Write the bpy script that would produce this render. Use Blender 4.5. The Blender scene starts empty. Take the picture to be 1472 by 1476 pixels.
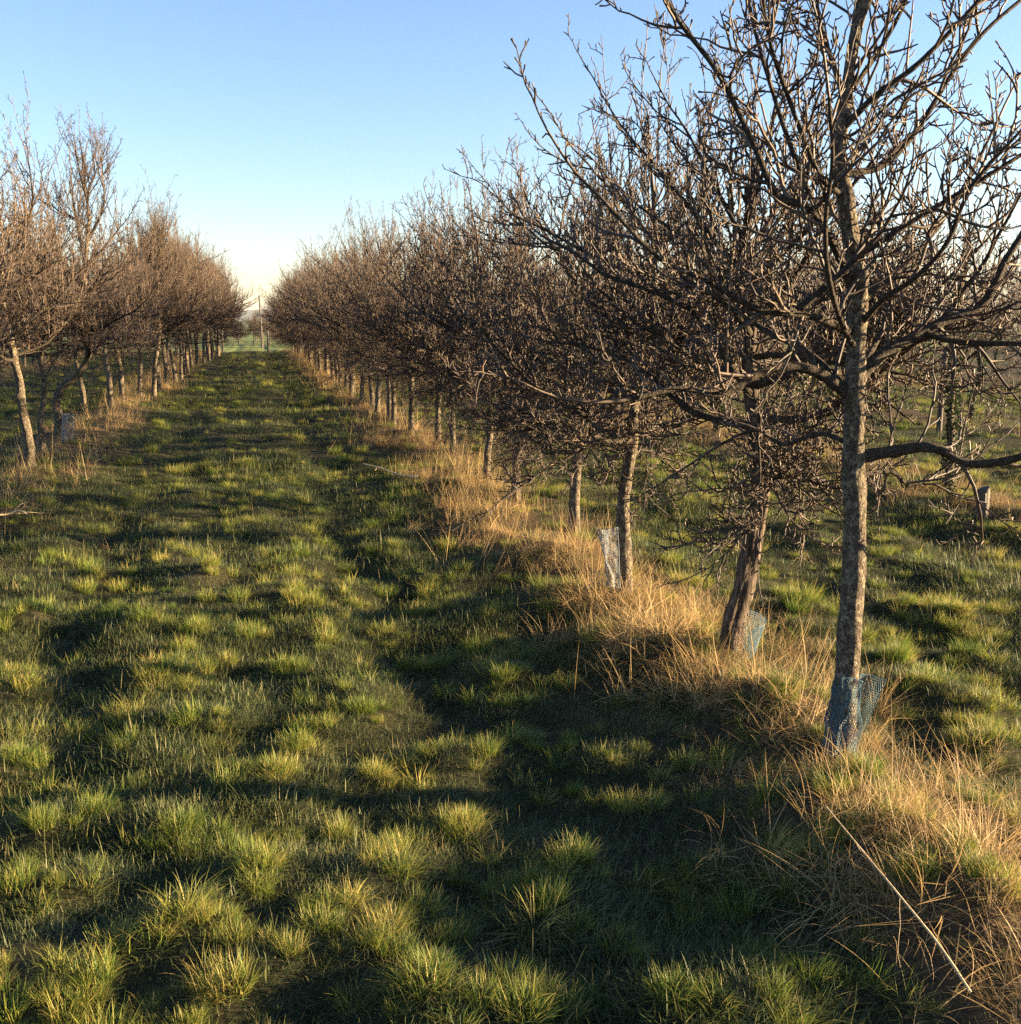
import bpy, math, random
import numpy as np
from mathutils import Vector

D = bpy.data
scene = bpy.context.scene
COL = scene.collection
R = math.radians

# ------------------------------------------------------------------ camera numbers
CAM_H, PITCH, YAW, FPX = 1.72, R(10.2), R(13.0), 1590.0
CX, CY = 736.0, 738.0
ROW_R, ROW_L, LANE = 2.03, -2.4, 4.43
ROWS = [ROW_L - LANE, ROW_L, ROW_R, ROW_R + LANE, ROW_R + 2 * LANE, ROW_R + 3 * LANE]
ROW_END = 52.5
SUN_AZ, SUN_EL = R(100.0), R(10.0)

def ray(px, py):
    u, v = (px - CX) / FPX, (py - CY) / FPX
    f = math.cos(PITCH) - v * math.sin(PITCH)
    d = math.sin(PITCH) + v * math.cos(PITCH)
    return u, f, d                      # right, forward, down

def to_world(lat, fwd, z):
    return Vector((lat * math.cos(YAW) + fwd * math.sin(YAW), fwd * math.cos(YAW) - lat * math.sin(YAW), z))

def at_dist(px, py, dist):
    """the point seen at a photo position, at a horizontal distance in front of the camera"""
    u, f, d = ray(px, py)
    s = dist / f
    return to_world(u * s, dist, CAM_H - d * s)

# ------------------------------------------------------------------ ground height
_hr = random.Random(5)
WAVES = []
for k in range(26):
    wl = 0.35 * (1.11 ** k) if k < 16 else 2.0 + (k - 16) * .5
    a = _hr.uniform(0, math.tau)
    WAVES.append((math.cos(a) * math.tau / wl, math.sin(a) * math.tau / wl, _hr.uniform(0, math.tau), 0.0085 * min(1.0, wl / .7) * (1 if k < 12 else .5)))

MOUNDS = []          # x, y, radius, height of grass tussock mounds

def height(x, y):
    x = np.asarray(x, float); y = np.asarray(y, float)
    z = np.zeros_like(x + y)
    near = np.clip(1 - (np.hypot(x, y) - 60) / 60, 0, 1)
    for kx, ky, ph, am in WAVES:
        z = z + am * np.sin(kx * x + ky * y + ph) * near
    inrow = 1 / (1 + np.exp(np.clip((y - ROW_END - 1) * 1.5, -50, 50)))
    wob = .12 * np.sin(y * .9) + .08 * np.sin(y * 2.3 + 1)
    for xr in ROWS:
        z = z + (.07 + .03 * np.sin(y * 1.7 + xr)) * np.exp(-((x - xr + wob) / .5) ** 2) * inrow
    for xc in (-.18, LANE - .18):
        for s in (-.85, .85):
            z = z - .045 * np.exp(-((x - xc - s + wob * .6) / .26) ** 2) * near
    for (mx, my, mr, mh) in MOUNDS:
        z = z + mh * np.exp(-((x - mx) ** 2 + (y - my) ** 2) / mr ** 2)
    far = np.clip(y - 52, 0, None)
    z = z - 34 * (1 - np.exp(-far / 2600)) - .25 * (1 - np.exp(-far / 14))
    side = np.clip(np.abs(x) - 80, 0, None)
    z = z - 10 * (1 - np.exp(-side / 900))
    return z

def gh(x, y):
    return float(height(np.array([x]), np.array([y]))[0])

def ground_at(px, py):
    u, f, d = ray(px, py)
    z = 0.05
    for _ in range(12):
        s = (CAM_H - z) / max(d, 1e-3)
        w = to_world(u * s, f * s, z)
        z = gh(w.x, w.y)
    return Vector((w.x, w.y, z))

# ------------------------------------------------------------------ tussocks seen in the photo (photo position, size)
TUSS_PX = [(255, 1350, 1.25), (555, 1265, 1.15), (675, 1100, 1.25), (790, 1345, 1.15), (455, 1060, .9), (420, 975, .95),
           (605, 975, .85), (40, 890, 1.2), (1090, 1450, 1.1), (610, 1440, 1.3), (20, 1115, 1.1), (365, 1130, 1.1),
           (250, 1215, 1.1), (755, 1465, 1.1), (90, 1440, 1.15), (190, 1090, 1.0), (240, 975, .9), (420, 1090, .8),
           (840, 1260, .9), (120, 1280, .9), (380, 1270, 1.0), (540, 1130, .8), (30, 1000, 1.25), (740, 980, .8),
           (880, 1100, .7), (480, 1330, 1.0), (330, 1050, .8), (210, 905, 1.1), (300, 910, 1.0), (490, 900, 1.0),
           (310, 830, 1.1), (430, 870, 1.0), (610, 840, 1.0), (460, 790, 1.0), (140, 830, .9), (560, 920, .8),
           (1400, 960, 1.2), (1290, 965, 1.2), (1380, 890, 1.1), (1420, 1080, 1.1), (1150, 880, 1.5), (1440, 1030, 1.0),
           (1185, 1165, 1.2), (1240, 1130, 1.0), (1120, 1025, 1.0), (1310, 1330, .9), (1400, 1290, 1.0), (1450, 1350, 1), (1310, 1230, .9), (1285, 1185, 1), (1215, 1240, .9),
           (1340, 1000, 1.1), (1300, 880, 1.1), (1450, 780, 1.1), (1140, 705, 1.4), (20, 1300, 1.0), (660, 1210, .8),
           (930, 1390, .8), (420, 1400, .9), (330, 1440, 1.0), (520, 1400, .9), (960, 1470, .9), (60, 1200, .9)]
_m = []
for px, py, s in TUSS_PX:
    w = ground_at(px, py)
    _m.append((w.x, w.y, .13 * s, .05 * s))
MOUNDS = _m
DRY_PX = [(880, 935, 1.1), (945, 965, 1.2), (1020, 990, 1.2), (820, 865, .9), (1095, 1015, 1.0), (775, 800, .8), (1330, 1290, 1.0), (1425, 1330, 1.1),
          (1445, 1190, .9), (1250, 1230, .8), (1180, 1290, .6), (720, 745, .7), (985, 925, 1.0), (915, 890, 1.0), (1120, 960, .7)]
DRY_AT = []
for px, py, s in DRY_PX:
    w = ground_at(px, py); DRY_AT.append((w.x, w.y, s))
MOUNDS = MOUNDS + [(x, y, .3, .045 * s) for x, y, s in DRY_AT]

# ------------------------------------------------------------------ tags
def tag(o, label=None, cat=None, group=None, kind=None):
    if label: o['label'] = label
    if cat: o['category'] = cat
    if group: o['group'] = group
    if kind: o['kind'] = kind
    return o

def empty(name, loc, label, cat, group=None):
    o = D.objects.new(name, None); COL.objects.link(o)
    o.location = loc; o.empty_display_size = .2
    return tag(o, label, cat, group)

# ------------------------------------------------------------------ materials
def nt(name):
    m = D.materials.new(name); m.use_nodes = True
    n = m.node_tree.nodes; l = m.node_tree.links
    return m, n, l, n['Principled BSDF'], n['Material Output']

def ramp(n, stops, mode='LINEAR'):
    r = n.new('ShaderNodeValToRGB'); r.color_ramp.interpolation = mode
    e = r.color_ramp.elements
    while len(e) < len(stops): e.new(.5)
    for k, (p, c) in enumerate(stops):
        e[k].position = p; e[k].color = (*c, 1)
    return r

def noise(n, l, scale, detail=6, rough=.6, coord=None, dims='3D'):
    t = n.new('ShaderNodeTexNoise'); t.inputs['Scale'].default_value = scale
    t.inputs['Detail'].default_value = detail; t.inputs['Roughness'].default_value = rough
    if coord is not None: l.new(coord, t.inputs['Vector'])
    return t

def mixc(n, l, a, b, fac, mode='MIX'):
    m = n.new('ShaderNodeMix'); m.data_type = 'RGBA'; m.blend_type = mode
    for s, v in ((m.inputs[6], a), (m.inputs[7], b), (m.inputs[0], fac)):
        if hasattr(v, 'default_value') or hasattr(v, 'links'): l.new(v, s)
        elif isinstance(v, tuple): s.default_value = (*v, 1)
        else: s.default_value = v
    return m.outputs[2]

def math_(n, l, op, a, b=0.0, clamp=False):
    m = n.new('ShaderNodeMath'); m.operation = op; m.use_clamp = clamp
    for s, v in ((m.inputs[0], a), (m.inputs[1], b)):
        if hasattr(v, 'links'): l.new(v, s)
        else: s.default_value = v
    return m.outputs[0]

def mat_bark(name='apple_bark', lichen=.75, dark=1.0):
    m, n, l, b, out = nt(name)
    co = n.new('ShaderNodeTexCoord').outputs['Object']
    mp = n.new('ShaderNodeMapping'); mp.inputs['Scale'].default_value = (1, 1, .85); l.new(co, mp.inputs['Vector'])
    big = noise(n, l, 42, 10, .78, mp.outputs[0]); fine = noise(n, l, 130, 6, .65, mp.outputs[0])
    base = ramp(n, [(.32, (.03, .023, .017)), (.5, (.085, .065, .048)), (.7, (.2, .16, .115))]); l.new(fine.outputs[0], base.inputs[0])
    lich = ramp(n, [(.5, (0, 0, 0)), (.54, (1, 1, 1))]); l.new(big.outputs[0], lich.inputs[0])
    lc = ramp(n, [(.35, (.19, .16, .105)), (.65, (.50, .43, .29))]); l.new(fine.outputs[0], lc.inputs[0])
    c = mixc(n, l, base.outputs[0], lc.outputs[0], math_(n, l, 'MULTIPLY', lich.outputs[0], lichen))
    c = mixc(n, l, c, (dark, dark, dark), 1.0, 'MULTIPLY')
    l.new(c, b.inputs['Base Color']); b.inputs['Roughness'].default_value = .9
    b.inputs['Specular IOR Level'].default_value = .2
    vor = n.new('ShaderNodeTexVoronoi'); vor.inputs['Scale'].default_value = 55; vor.feature = 'DISTANCE_TO_EDGE'; l.new(mp.outputs[0], vor.inputs['Vector'])
    hsum = math_(n, l, 'ADD', math_(n, l, 'MULTIPLY', vor.outputs[0], .8), fine.outputs[0])
    bp = n.new('ShaderNodeBump'); bp.inputs['Strength'].default_value = 1.0; bp.inputs['Distance'].default_value = .016
    l.new(hsum, bp.inputs['Height']); l.new(bp.outputs[0], b.inputs['Normal'])
    return m

def mat_twig():
    m, n, l, b, out = nt('apple_twig_bark')
    at = n.new('ShaderNodeAttribute'); at.attribute_name = 'tint'
    co = n.new('ShaderNodeTexCoord').outputs['Object']
    f = noise(n, l, 60, 3, .6, co)
    r = ramp(n, [(0, (.022, .016, .012)), (.4, (.058, .041, .030)), (.75, (.135, .094, .060)), (1, (.21, .14, .088))])
    s = math_(n, l, 'ADD', at.outputs['Fac'], math_(n, l, 'MULTIPLY', math_(n, l, 'SUBTRACT', f.outputs[0], .5), .7), True)
    l.new(s, r.inputs[0]); l.new(r.outputs[0], b.inputs['Base Color'])
    b.inputs['Roughness'].default_value = .62; b.inputs['Specular IOR Level'].default_value = .35
    return m

def mat_blade(name, stops, trans=.35, rough=.55):
    m, n, l, b, out = nt(name)
    t = n.new('ShaderNodeAttribute'); t.attribute_name = 't'
    inst = n.new('ShaderNodeAttribute'); inst.attribute_type = 'INSTANCER'; inst.attribute_name = 'tint'
    s = math_(n, l, 'ADD', math_(n, l, 'MULTIPLY', t.outputs['Fac'], .68), math_(n, l, 'MULTIPLY', inst.outputs['Fac'], .34))
    r = ramp(n, stops); l.new(s, r.inputs[0])
    l.new(r.outputs[0], b.inputs['Base Color']); b.inputs['Roughness'].default_value = rough
    b.inputs['Specular IOR Level'].default_value = .3
    tr = n.new('ShaderNodeBsdfTranslucent'); l.new(r.outputs[0], tr.inputs[0])
    mx = n.new('ShaderNodeMixShader'); mx.inputs[0].default_value = trans
    l.new(b.outputs[0], mx.inputs[1]); l.new(tr.outputs[0], mx.inputs[2]); l.new(mx.outputs[0], out.inputs['Surface'])
    return m

def mat_ground():
    m, n, l, b, out = nt('orchard_soil_and_turf')
    co = n.new('ShaderNodeTexCoord').outputs['Object']
    a = noise(n, l, 1.3, 6, .6, co); f = noise(n, l, 38, 7, .7, co); g = noise(n, l, 9, 5, .6, co); wide = noise(n, l, .03, 4, .5, co)
    green = ramp(n, [(.3, (.016, .018, .009)), (.5, (.034, .036, .017)), (.7, (.07, .065, .034))]); l.new(f.outputs[0], green.inputs[0])
    brown = ramp(n, [(.3, (.03, .022, .014)), (.6, (.085, .062, .036)), (.8, (.2, .15, .085))]); l.new(f.outputs[0], brown.inputs[0])
    sp = n.new('ShaderNodeSeparateXYZ'); l.new(co, sp.inputs[0])
    # thatch under the tree rows: they repeat every LANE metres
    sh = math_(n, l, 'DIVIDE', math_(n, l, 'SUBTRACT', sp.outputs[0], ROW_R - LANE / 2), LANE)
    fr = math_(n, l, 'FRACT', sh)
    dist = math_(n, l, 'ABSOLUTE', math_(n, l, 'SUBTRACT', fr, .5))
    dn = math_(n, l, 'ADD', dist, math_(n, l, 'MULTIPLY', math_(n, l, 'SUBTRACT', g.outputs[0], .5), .14))
    strip = ramp(n, [(.11, (1, 1, 1)), (.2, (0, 0, 0))]); l.new(dn, strip.inputs[0])
    inrow = math_(n, l, 'LESS_THAN', sp.outputs[1], ROW_END + 1.5)
    sf = math_(n, l, 'MULTIPLY', strip.outputs[0], inrow)
    pat = ramp(n, [(.45, (0, 0, 0)), (.65, (1, 1, 1))]); l.new(a.outputs[0], pat.inputs[0])
    c1 = mixc(n, l, green.outputs[0], brown.outputs[0], math_(n, l, 'MULTIPLY', pat.outputs[0], .35))
    c2 = mixc(n, l, c1, brown.outputs[0], sf)
    field = ramp(n, [(.4, (.14, .19, .05)), (.6, (.16, .17, .07))]); l.new(wide.outputs[0], field.inputs[0])
    farf = n.new('ShaderNodeMapRange'); farf.inputs[1].default_value = 53; farf.inputs[2].default_value = 56; l.new(sp.outputs[1], farf.inputs[0])
    c3 = mixc(n, l, c2, field.outputs[0], farf.outputs[0])
    l.new(c3, b.inputs['Base Color']); b.inputs['Roughness'].default_value = .95; b.inputs['Specular IOR Level'].default_value = .1
    bp = n.new('ShaderNodeBump'); bp.inputs['Strength'].default_value = .8; bp.inputs['Distance'].default_value = .03
    l.new(f.outputs[0], bp.inputs['Height']); l.new(bp.outputs[0], b.inputs['Normal'])
    return m

def mat_simple(name, stops, scale, rough=.8, bump=.3, dist=.01, stretch=(1, 1, 1), trans=0.0):
    m, n, l, b, out = nt(name)
    co = n.new('ShaderNodeTexCoord').outputs['Object']
    mp = n.new('ShaderNodeMapping'); mp.inputs['Scale'].default_value = stretch; l.new(co, mp.inputs['Vector'])
    f = noise(n, l, scale, 6, .65, mp.outputs[0])
    r = ramp(n, stops); l.new(f.outputs[0], r.inputs[0]); l.new(r.outputs[0], b.inputs['Base Color'])
    b.inputs['Roughness'].default_value = rough; b.inputs['Specular IOR Level'].default_value = .3
    if bump:
        bp = n.new('ShaderNodeBump'); bp.inputs['Strength'].default_value = bump; bp.inputs['Distance'].default_value = dist
        l.new(f.outputs[0], bp.inputs['Height']); l.new(bp.outputs[0], b.inputs['Normal'])
    if trans:
        tr = n.new('ShaderNodeBsdfTranslucent'); l.new(r.outputs[0], tr.inputs[0])
        mx = n.new('ShaderNodeMixShader'); mx.inputs[0].default_value = trans
        l.new(b.outputs[0], mx.inputs[1]); l.new(tr.outputs[0], mx.inputs[2]); l.new(mx.outputs[0], out.inputs['Surface'])
    return m

M_BARK, M_TWIG, M_GROUND = mat_bark('apple_bark', .55, .9), mat_twig(), mat_ground()
M_LIMB = mat_bark('limb_bark', .2, .5)
GREEN = [(.0, (.02, .034, .016)), (.3, (.04, .062, .022)), (.55, (.078, .10, .034)), (.78, (.16, .16, .055)), (1, (.26, .20, .11))]
TUSS = [(.0, (.05, .095, .018)), (.3, (.10, .165, .027)), (.55, (.18, .215, .035)), (.78, (.33, .29, .065)), (1, (.48, .36, .13))]
DRY = [(.0, (.07, .048, .028)), (.3, (.22, .148, .07)), (.6, (.43, .29, .12)), (1, (.66, .49, .24))]
M_TURF = mat_blade('turf_blades', GREEN, .3)
M_TUSS = mat_blade('tussock_blades', TUSS, .38)
M_DRY = mat_blade('dry_straw', DRY, .3, .6)
M_NET = mat_simple('blue_plastic_net', [(.3, (.07, .14, .18)), (.7, (.19, .31, .36))], 30, .45, 0, trans=.35)
M_NETPALE = mat_simple('faded_plastic_net', [(.3, (.26, .30, .33)), (.7, (.48, .51, .53))], 30, .45, 0, trans=.35)
M_WOOD = mat_simple('weathered_wood', [(.3, (.045, .037, .03)), (.7, (.13, .11, .09))], 14, .85, .6, .01, (1, 1, .15))
M_CRACK = mat_simple('cracked_brown_bark', [(.35, (.018, .011, .007)), (.5, (.06, .042, .03)), (.68, (.2, .145, .10))], 60, .85, 1.0, .014, (1, 1, .1))
M_STRAW = mat_simple('pale_dry_stalk', [(.3, (.38, .27, .14)), (.7, (.58, .44, .25))], 40, .6, .2, .002)
M_WIRE = mat_simple('galvanised_wire', [(.3, (.25, .25, .25)), (.7, (.4, .4, .4))], 30, .5, 0)
M_IVY = mat_simple('ivy_leaf', [(.3, (.018, .035, .012)), (.7, (.05, .075, .022))], 9, .75, 0, trans=.15)
M_HILL = mat_simple('far_hill_fields', [(.35, (.035, .05, .028)), (.5, (.09, .11, .05)), (.65, (.14, .13, .07))], .004, 1, 0)
M_HEDGE = mat_simple('far_hedge_twigs', [(.3, (.06, .045, .035)), (.7, (.16, .115, .08))], 3, .9, 0)

# ------------------------------------------------------------------ mesh from tubes
class Tubes:
    """collects polylines with radii, builds them as tubes in ONE mesh"""
    def __init__(s): s.items = {}
    def add(s, pts, rad, sides, mat=0, tint=.5):
        s.items.setdefault((len(pts), sides), []).append((pts, rad, mat, tint))
    def build(s, name, mats, parent=None, origin=(0, 0, 0), rough=0.0, seed=0):
        V, F, MI, TI = [], [], [], []
        off = 0
        rng = np.random.default_rng(seed)
        for (n, k), lst in s.items.items():
            P = np.array([i[0] for i in lst], float) - np.array(origin)
            Rr = np.array([i[1] for i in lst], float)
            m = len(lst)
            T = np.empty_like(P); T[:, 1:-1] = P[:, 2:] - P[:, :-2]; T[:, 0] = P[:, 1] - P[:, 0]; T[:, -1] = P[:, -1] - P[:, -2]
            T /= np.linalg.norm(T, axis=2, keepdims=True) + 1e-9
            mean = P[:, -1] - P[:, 0]
            ref = np.zeros((m, 3)); ax = np.argmin(np.abs(mean), axis=1); ref[np.arange(m), ax] = 1
            A = np.cross(T, ref[:, None, :]); A /= np.linalg.norm(A, axis=2, keepdims=True) + 1e-9
            B = np.cross(T, A)
            th = np.arange(k) * math.tau / k
            rr = Rr[:, :, None] * np.ones(k)
            if rough: rr = rr * (1 + rng.normal(0, rough, rr.shape))
            W = P[:, :, None, :] + rr[..., None] * (A[:, :, None, :] * np.cos(th)[:, None] + B[:, :, None, :] * np.sin(th)[:, None])
            V.append(W.reshape(-1, 3))
            base = off + (np.arange(m) * n * k)[:, None, None]
            i = np.arange(n - 1)[None, :, None] * k; j = np.arange(k)[None, None, :]; jn = (j + 1) % k
            q = np.stack([base + i + j, base + i + jn, base + i + k + jn, base + i + k + j], axis=-1).reshape(-1, 4)
            F.append(q)
            MI.append(np.repeat(np.array([i_[2] for i_ in lst], np.int32), (n - 1) * k))
            TI.append(np.repeat(np.array([i_[3] for i_ in lst], np.float32), n * k))
            off += m * n * k
        if not V: return None
        return mesh_obj(name, np.concatenate(V), np.concatenate(F), mats, parent, np.concatenate(MI), ('tint', np.concatenate(TI)), loc=origin)

def raw_mesh(name, V, F, mats, MI=None, attr=None, smooth=True):
    me = D.meshes.new(name)
    k = F.shape[1]
    me.vertices.add(len(V)); me.vertices.foreach_set('co', np.ascontiguousarray(V, np.float32).ravel())
    me.loops.add(F.size); me.loops.foreach_set('vertex_index', np.ascontiguousarray(F, np.int32).ravel())
    me.polygons.add(len(F)); me.polygons.foreach_set('loop_start', np.arange(0, F.size, k, dtype=np.int32))
    for m in mats: me.materials.append(m)
    if MI is not None: me.polygons.foreach_set('material_index', np.ascontiguousarray(MI, np.int32))
    if smooth: me.polygons.foreach_set('use_smooth', np.ones(len(F), bool))
    if attr is not None:
        a = me.attributes.new(attr[0], 'FLOAT', 'POINT'); a.data.foreach_set('value', np.ascontiguousarray(attr[1], np.float32))
    me.update(calc_edges=True); me.validate()
    return me

def mesh_obj(name, V, F, mats, parent=None, MI=None, attr=None, smooth=True, loc=(0, 0, 0)):
    o = D.objects.new(name, raw_mesh(name, V, F, mats, MI, attr, smooth)); COL.objects.link(o)
    if parent is not None: o.parent = parent
    o.location = loc
    return o

# ------------------------------------------------------------------ apple trees
def norm(v):
    q = math.sqrt(v[0] ** 2 + v[1] ** 2 + v[2] ** 2) + 1e-9
    return (v[0] / q, v[1] / q, v[2] / q)

UPB = .35         # how much side twigs favour the upper side
TW = 1.0          # twig thickness factor, larger for the knobbly old trees close by

def walk(rg, p, d, length, n, wob, up):
    pts = [p]; st = length / n; d = norm(d)
    g = rg.gauss
    for _ in range(n):
        d = norm((d[0] + g(0, wob), d[1] + g(0, wob), d[2] + g(0, wob) + up))
        p = (p[0] + d[0] * st, p[1] + d[1] * st, p[2] + d[2] * st)
        pts.append(p)
    return pts

def taper(n, r0, r1, power=1.0):
    return [r0 + (r1 - r0) * (i / (n - 1)) ** power for i in range(n)]

def at_frac(pts, f):
    x = f * (len(pts) - 1); i = min(int(x), len(pts) - 2); t = x - i
    a, b = pts[i], pts[i + 1]
    return tuple(a[k] + (b[k] - a[k]) * t for k in range(3)), norm(tuple(b[k] - a[k] for k in range(3)))

def side_dir(rg, d, ang, upbias=0.0):
    while True:
        v = (rg.gauss(0, 1), rg.gauss(0, 1), rg.gauss(0, 1) + upbias)
        dot = v[0] * d[0] + v[1] * d[1] + v[2] * d[2]
        w = (v[0] - dot * d[0], v[1] - dot * d[1], v[2] - dot * d[2])
        q = math.sqrt(w[0] ** 2 + w[1] ** 2 + w[2] ** 2)
        if q > .1: break
    c, s = math.cos(ang), math.sin(ang)
    return (d[0] * c + w[0] / q * s, d[1] * c + w[1] / q * s, d[2] * c + w[2] / q * s)

def plen(pts):
    return sum(math.dist(pts[i], pts[i + 1]) for i in range(len(pts) - 1))

def spurs(rg, T, pts, r, gap, lo, hi, f0=.12):
    L = plen(pts); f = f0 + rg.random() * gap / L
    while f < .99:
        p, d = at_frac(pts, f)
        ln = rg.uniform(lo, hi); sd = side_dir(rg, d, rg.uniform(.6, 1.2), .5)
        q = walk(rg, p, sd, ln, 2, .18, .1)
        rr = min(r, rg.uniform(.0022, .0034)) * TW
        T.add(q, [rr * .8, rr * .75, rr * rg.uniform(.4, 1.25)], 3, 1, rg.random() * .8)
        f += rg.uniform(.5, 1.5) * gap / L

def twig(rg, T, p, d, ln, r0, up=.10, spur_gap=.036, depth=1):
    n = max(3, min(9, int(ln / .03))); r0 *= TW
    q = walk(rg, p, d, ln, n, .2, up)
    T.add(q, taper(n + 1, r0, max(.0016, r0 * .42)), 4, 1, .15 + (.8 if TW < 1.05 else .45) * rg.random())
    spurs(rg, T, q, r0, spur_gap, .012, .045)
    if depth and ln > .13:
        for f in (rg.uniform(.3, .55), rg.uniform(.55, .85)):
            pp, dd = at_frac(q, f)
            twig(rg, T, pp, side_dir(rg, dd, rg.uniform(.5, 1.0), .4), ln * rg.uniform(.3, .6), r0 * .85 / TW, up, spur_gap, 0)

def branch(rg, T, p, d, ln, r0, up, dens, hi=0.0):
    """hi = 0: tangled, curling lower branch; hi = 1: straight rising branch set with short spurs"""
    n = max(4, min(16, int(ln / .05)))
    q = walk(rg, p, d, ln, n, .17 - .10 * hi, up)
    T.add(q, taper(n + 1, r0, max(.0026, r0 * .42)), 5, 1, .1 + .5 * rg.random())
    gap = (.040 + .012 * hi) / dens; f = .08 + rg.random() * gap / ln
    while f < .97:
        pp, dd = at_frac(q, f)
        tl = rg.uniform(.04, .23 - .09 * hi) * (1.15 - .5 * f)
        if hi > .4 and rg.random() < .5: tl *= .5
        twig(rg, T, pp, side_dir(rg, dd, rg.uniform(.5, 1.1 - .2 * hi), UPB), tl, rg.uniform(.003, .0046), up + .03, depth=1 if hi < .5 else 0)
        f += rg.uniform(.6, 1.4) * gap / ln
    pp, dd = at_frac(q, .999)
    twig(rg, T, pp, dd, rg.uniform(.08, .2), max(.0026, r0 * .42), up)

def dress_limb(rg, T, pts, r0, r1, dens=1.0, up=.05, blen=(.22, .66), f0=.12, gap=.072, hik=1.0):
    L = plen(pts); g = gap / dens; f = f0 + rg.random() * g / L
    while f < .97:
        p, d = at_frac(pts, f)
        h = hik * max(0, min(1, (p[2] - 1.35) / .7))
        r = r0 + (r1 - r0) * f
        branch(rg, T, p, side_dir(rg, d, rg.uniform(.5, 1.15 - .3 * h), UPB + .3 * h), rg.uniform(*blen) * (1.12 - .55 * f), min(r * .75, rg.uniform(.005, .0085)), up + .04 * h, dens, h)
        f += rg.uniform(.6, 1.4) * g * (1 + .7 * h) / L
    p, d = at_frac(pts, .999)
    branch(rg, T, p, d, rg.uniform(.2, .45), max(.004, r1), up, dens, 1)
    spurs(rg, T, pts, .0035, .06 / dens, .02, .06)

def shoot(rg, T, p, ln, lean=.25):
    d = (rg.gauss(0, lean), rg.gauss(0, lean), 1)
    n = max(5, int(ln / .07))
    q = walk(rg, p, d, ln, n, .05, .06)
    T.add(q, taper(n + 1, rg.uniform(.0036, .0055), .0018), 4, 1, .55 + .45 * rg.random())
    spurs(rg, T, q, .003, .06, .012, .05)
    for _ in range(int(ln / .16)):
        pp, dd = at_frac(q, rg.uniform(.15, .95))
        twig(rg, T, pp, side_dir(rg, dd, rg.uniform(.35, .8), .5), rg.uniform(.06, .22), .003, .12, .05, 0)

def smooth_path(pts, n):
    """Catmull-Rom through the points"""
    P = [np.array(p, float) for p in pts]
    P = [2 * P[0] - P[1]] + P + [2 * P[-1] - P[-2]]
    segs = len(P) - 3; out = []
    for i in range(n):
        x = i / (n - 1) * segs; k = min(int(x), segs - 1); t = x - k
        a, b, c, d = P[k:k + 4]
        out.append(tuple(.5 * (2 * b + (c - a) * t + (2 * a - 5 * b + 4 * c - d) * t * t + (3 * b - a - 3 * c + d) * t ** 3)))
    return out

def make_trunk(name, rg, path, r0, r1, parent, rings=90, sides=22, mats=None, knots=6, flute=0.0):
    """a gnarled trunk: rings along the path, radius noise, burrs and a root flare"""
    pts = np.array(smooth_path(path, rings))
    n = rings
    T = np.gradient(pts, axis=0); T /= np.linalg.norm(T, axis=1, keepdims=True)
    ref = np.array([0, 1, 0.0]); A = np.cross(T, ref); A /= np.linalg.norm(A, axis=1, keepdims=True); B = np.cross(T, A)
    f = np.linspace(0, 1, n)[:, None]; th = (np.arange(sides) * math.tau / sides)[None, :]
    rad = (r0 + (r1 - r0) * f ** 1.1) * np.ones((1, sides))
    h = np.linalg.norm(pts - pts[0], axis=1)[:, None]
    rad = rad * (1 + .7 * np.exp(-h / .09) * (1 + .3 * np.sin(th * 4 + rg.random() * 6)))
    rad = rad * (1 + flute * (np.sin(2 * th + h * 2.5) + .6 * np.sin(5 * th - h * 4) + .35 * np.sin(9 * th + h * 3)))
    for k in range(10):
        a, w, ph = rg.randint(1, 4), rg.uniform(4, 30), rg.uniform(0, 6.3)
        rad *= 1 + .022 * np.sin(a * th + h * w + ph)
    for _ in range(knots):
        hk, tk, s = rg.uniform(.25, 1) * h.max(), rg.uniform(0, math.tau), rg.uniform(.025, .05)
        dth = (th - tk + math.pi) % math.tau - math.pi
        rad += rg.uniform(.25, .6) * r0 * np.exp(-((h - hk) / s) ** 2 - (dth / .55) ** 2)
    nr = np.random.default_rng(rg.randint(0, 10 ** 6))
    rad *= 1 + nr.normal(0, .034, rad.shape)
    W = pts[:, None, :] + rad[..., None] * (A[:, None, :] * np.cos(th)[..., None] + B[:, None, :] * np.sin(th)[..., None])
    i = np.arange(n - 1)[:, None] * sides; j = np.arange(sides)[None, :]; jn = (j + 1) % sides
    F = np.stack([i + j, i + jn, i + sides + jn, i + sides + j], axis=-1).reshape(-1, 4)
    return mesh_obj(name, W.reshape(-1, 3), F, mats or [M_BARK], parent)

def default_path(rg, H, lean=(0, 0), kink=.024):
    pts = [(0, 0, -.12)]
    x = y = 0.0
    for z in np.linspace(.3, H, 8):
        x += rg.gauss(0, kink) + lean[0] * .3; y += rg.gauss(0, kink) + lean[1] * .3
        pts.append((x, y, float(z)))
    pts[1] = (pts[1][0] * .4, pts[1][1] * .4, pts[1][2])
    return pts

def path_at_z(path, z):
    for a, b in zip(path, path[1:]):
        if a[2] <= z <= b[2]:
            t = (z - a[2]) / (b[2] - a[2]); return tuple(a[k] + (b[k] - a[k]) * t for k in range(3))
    return path[-1]

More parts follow.
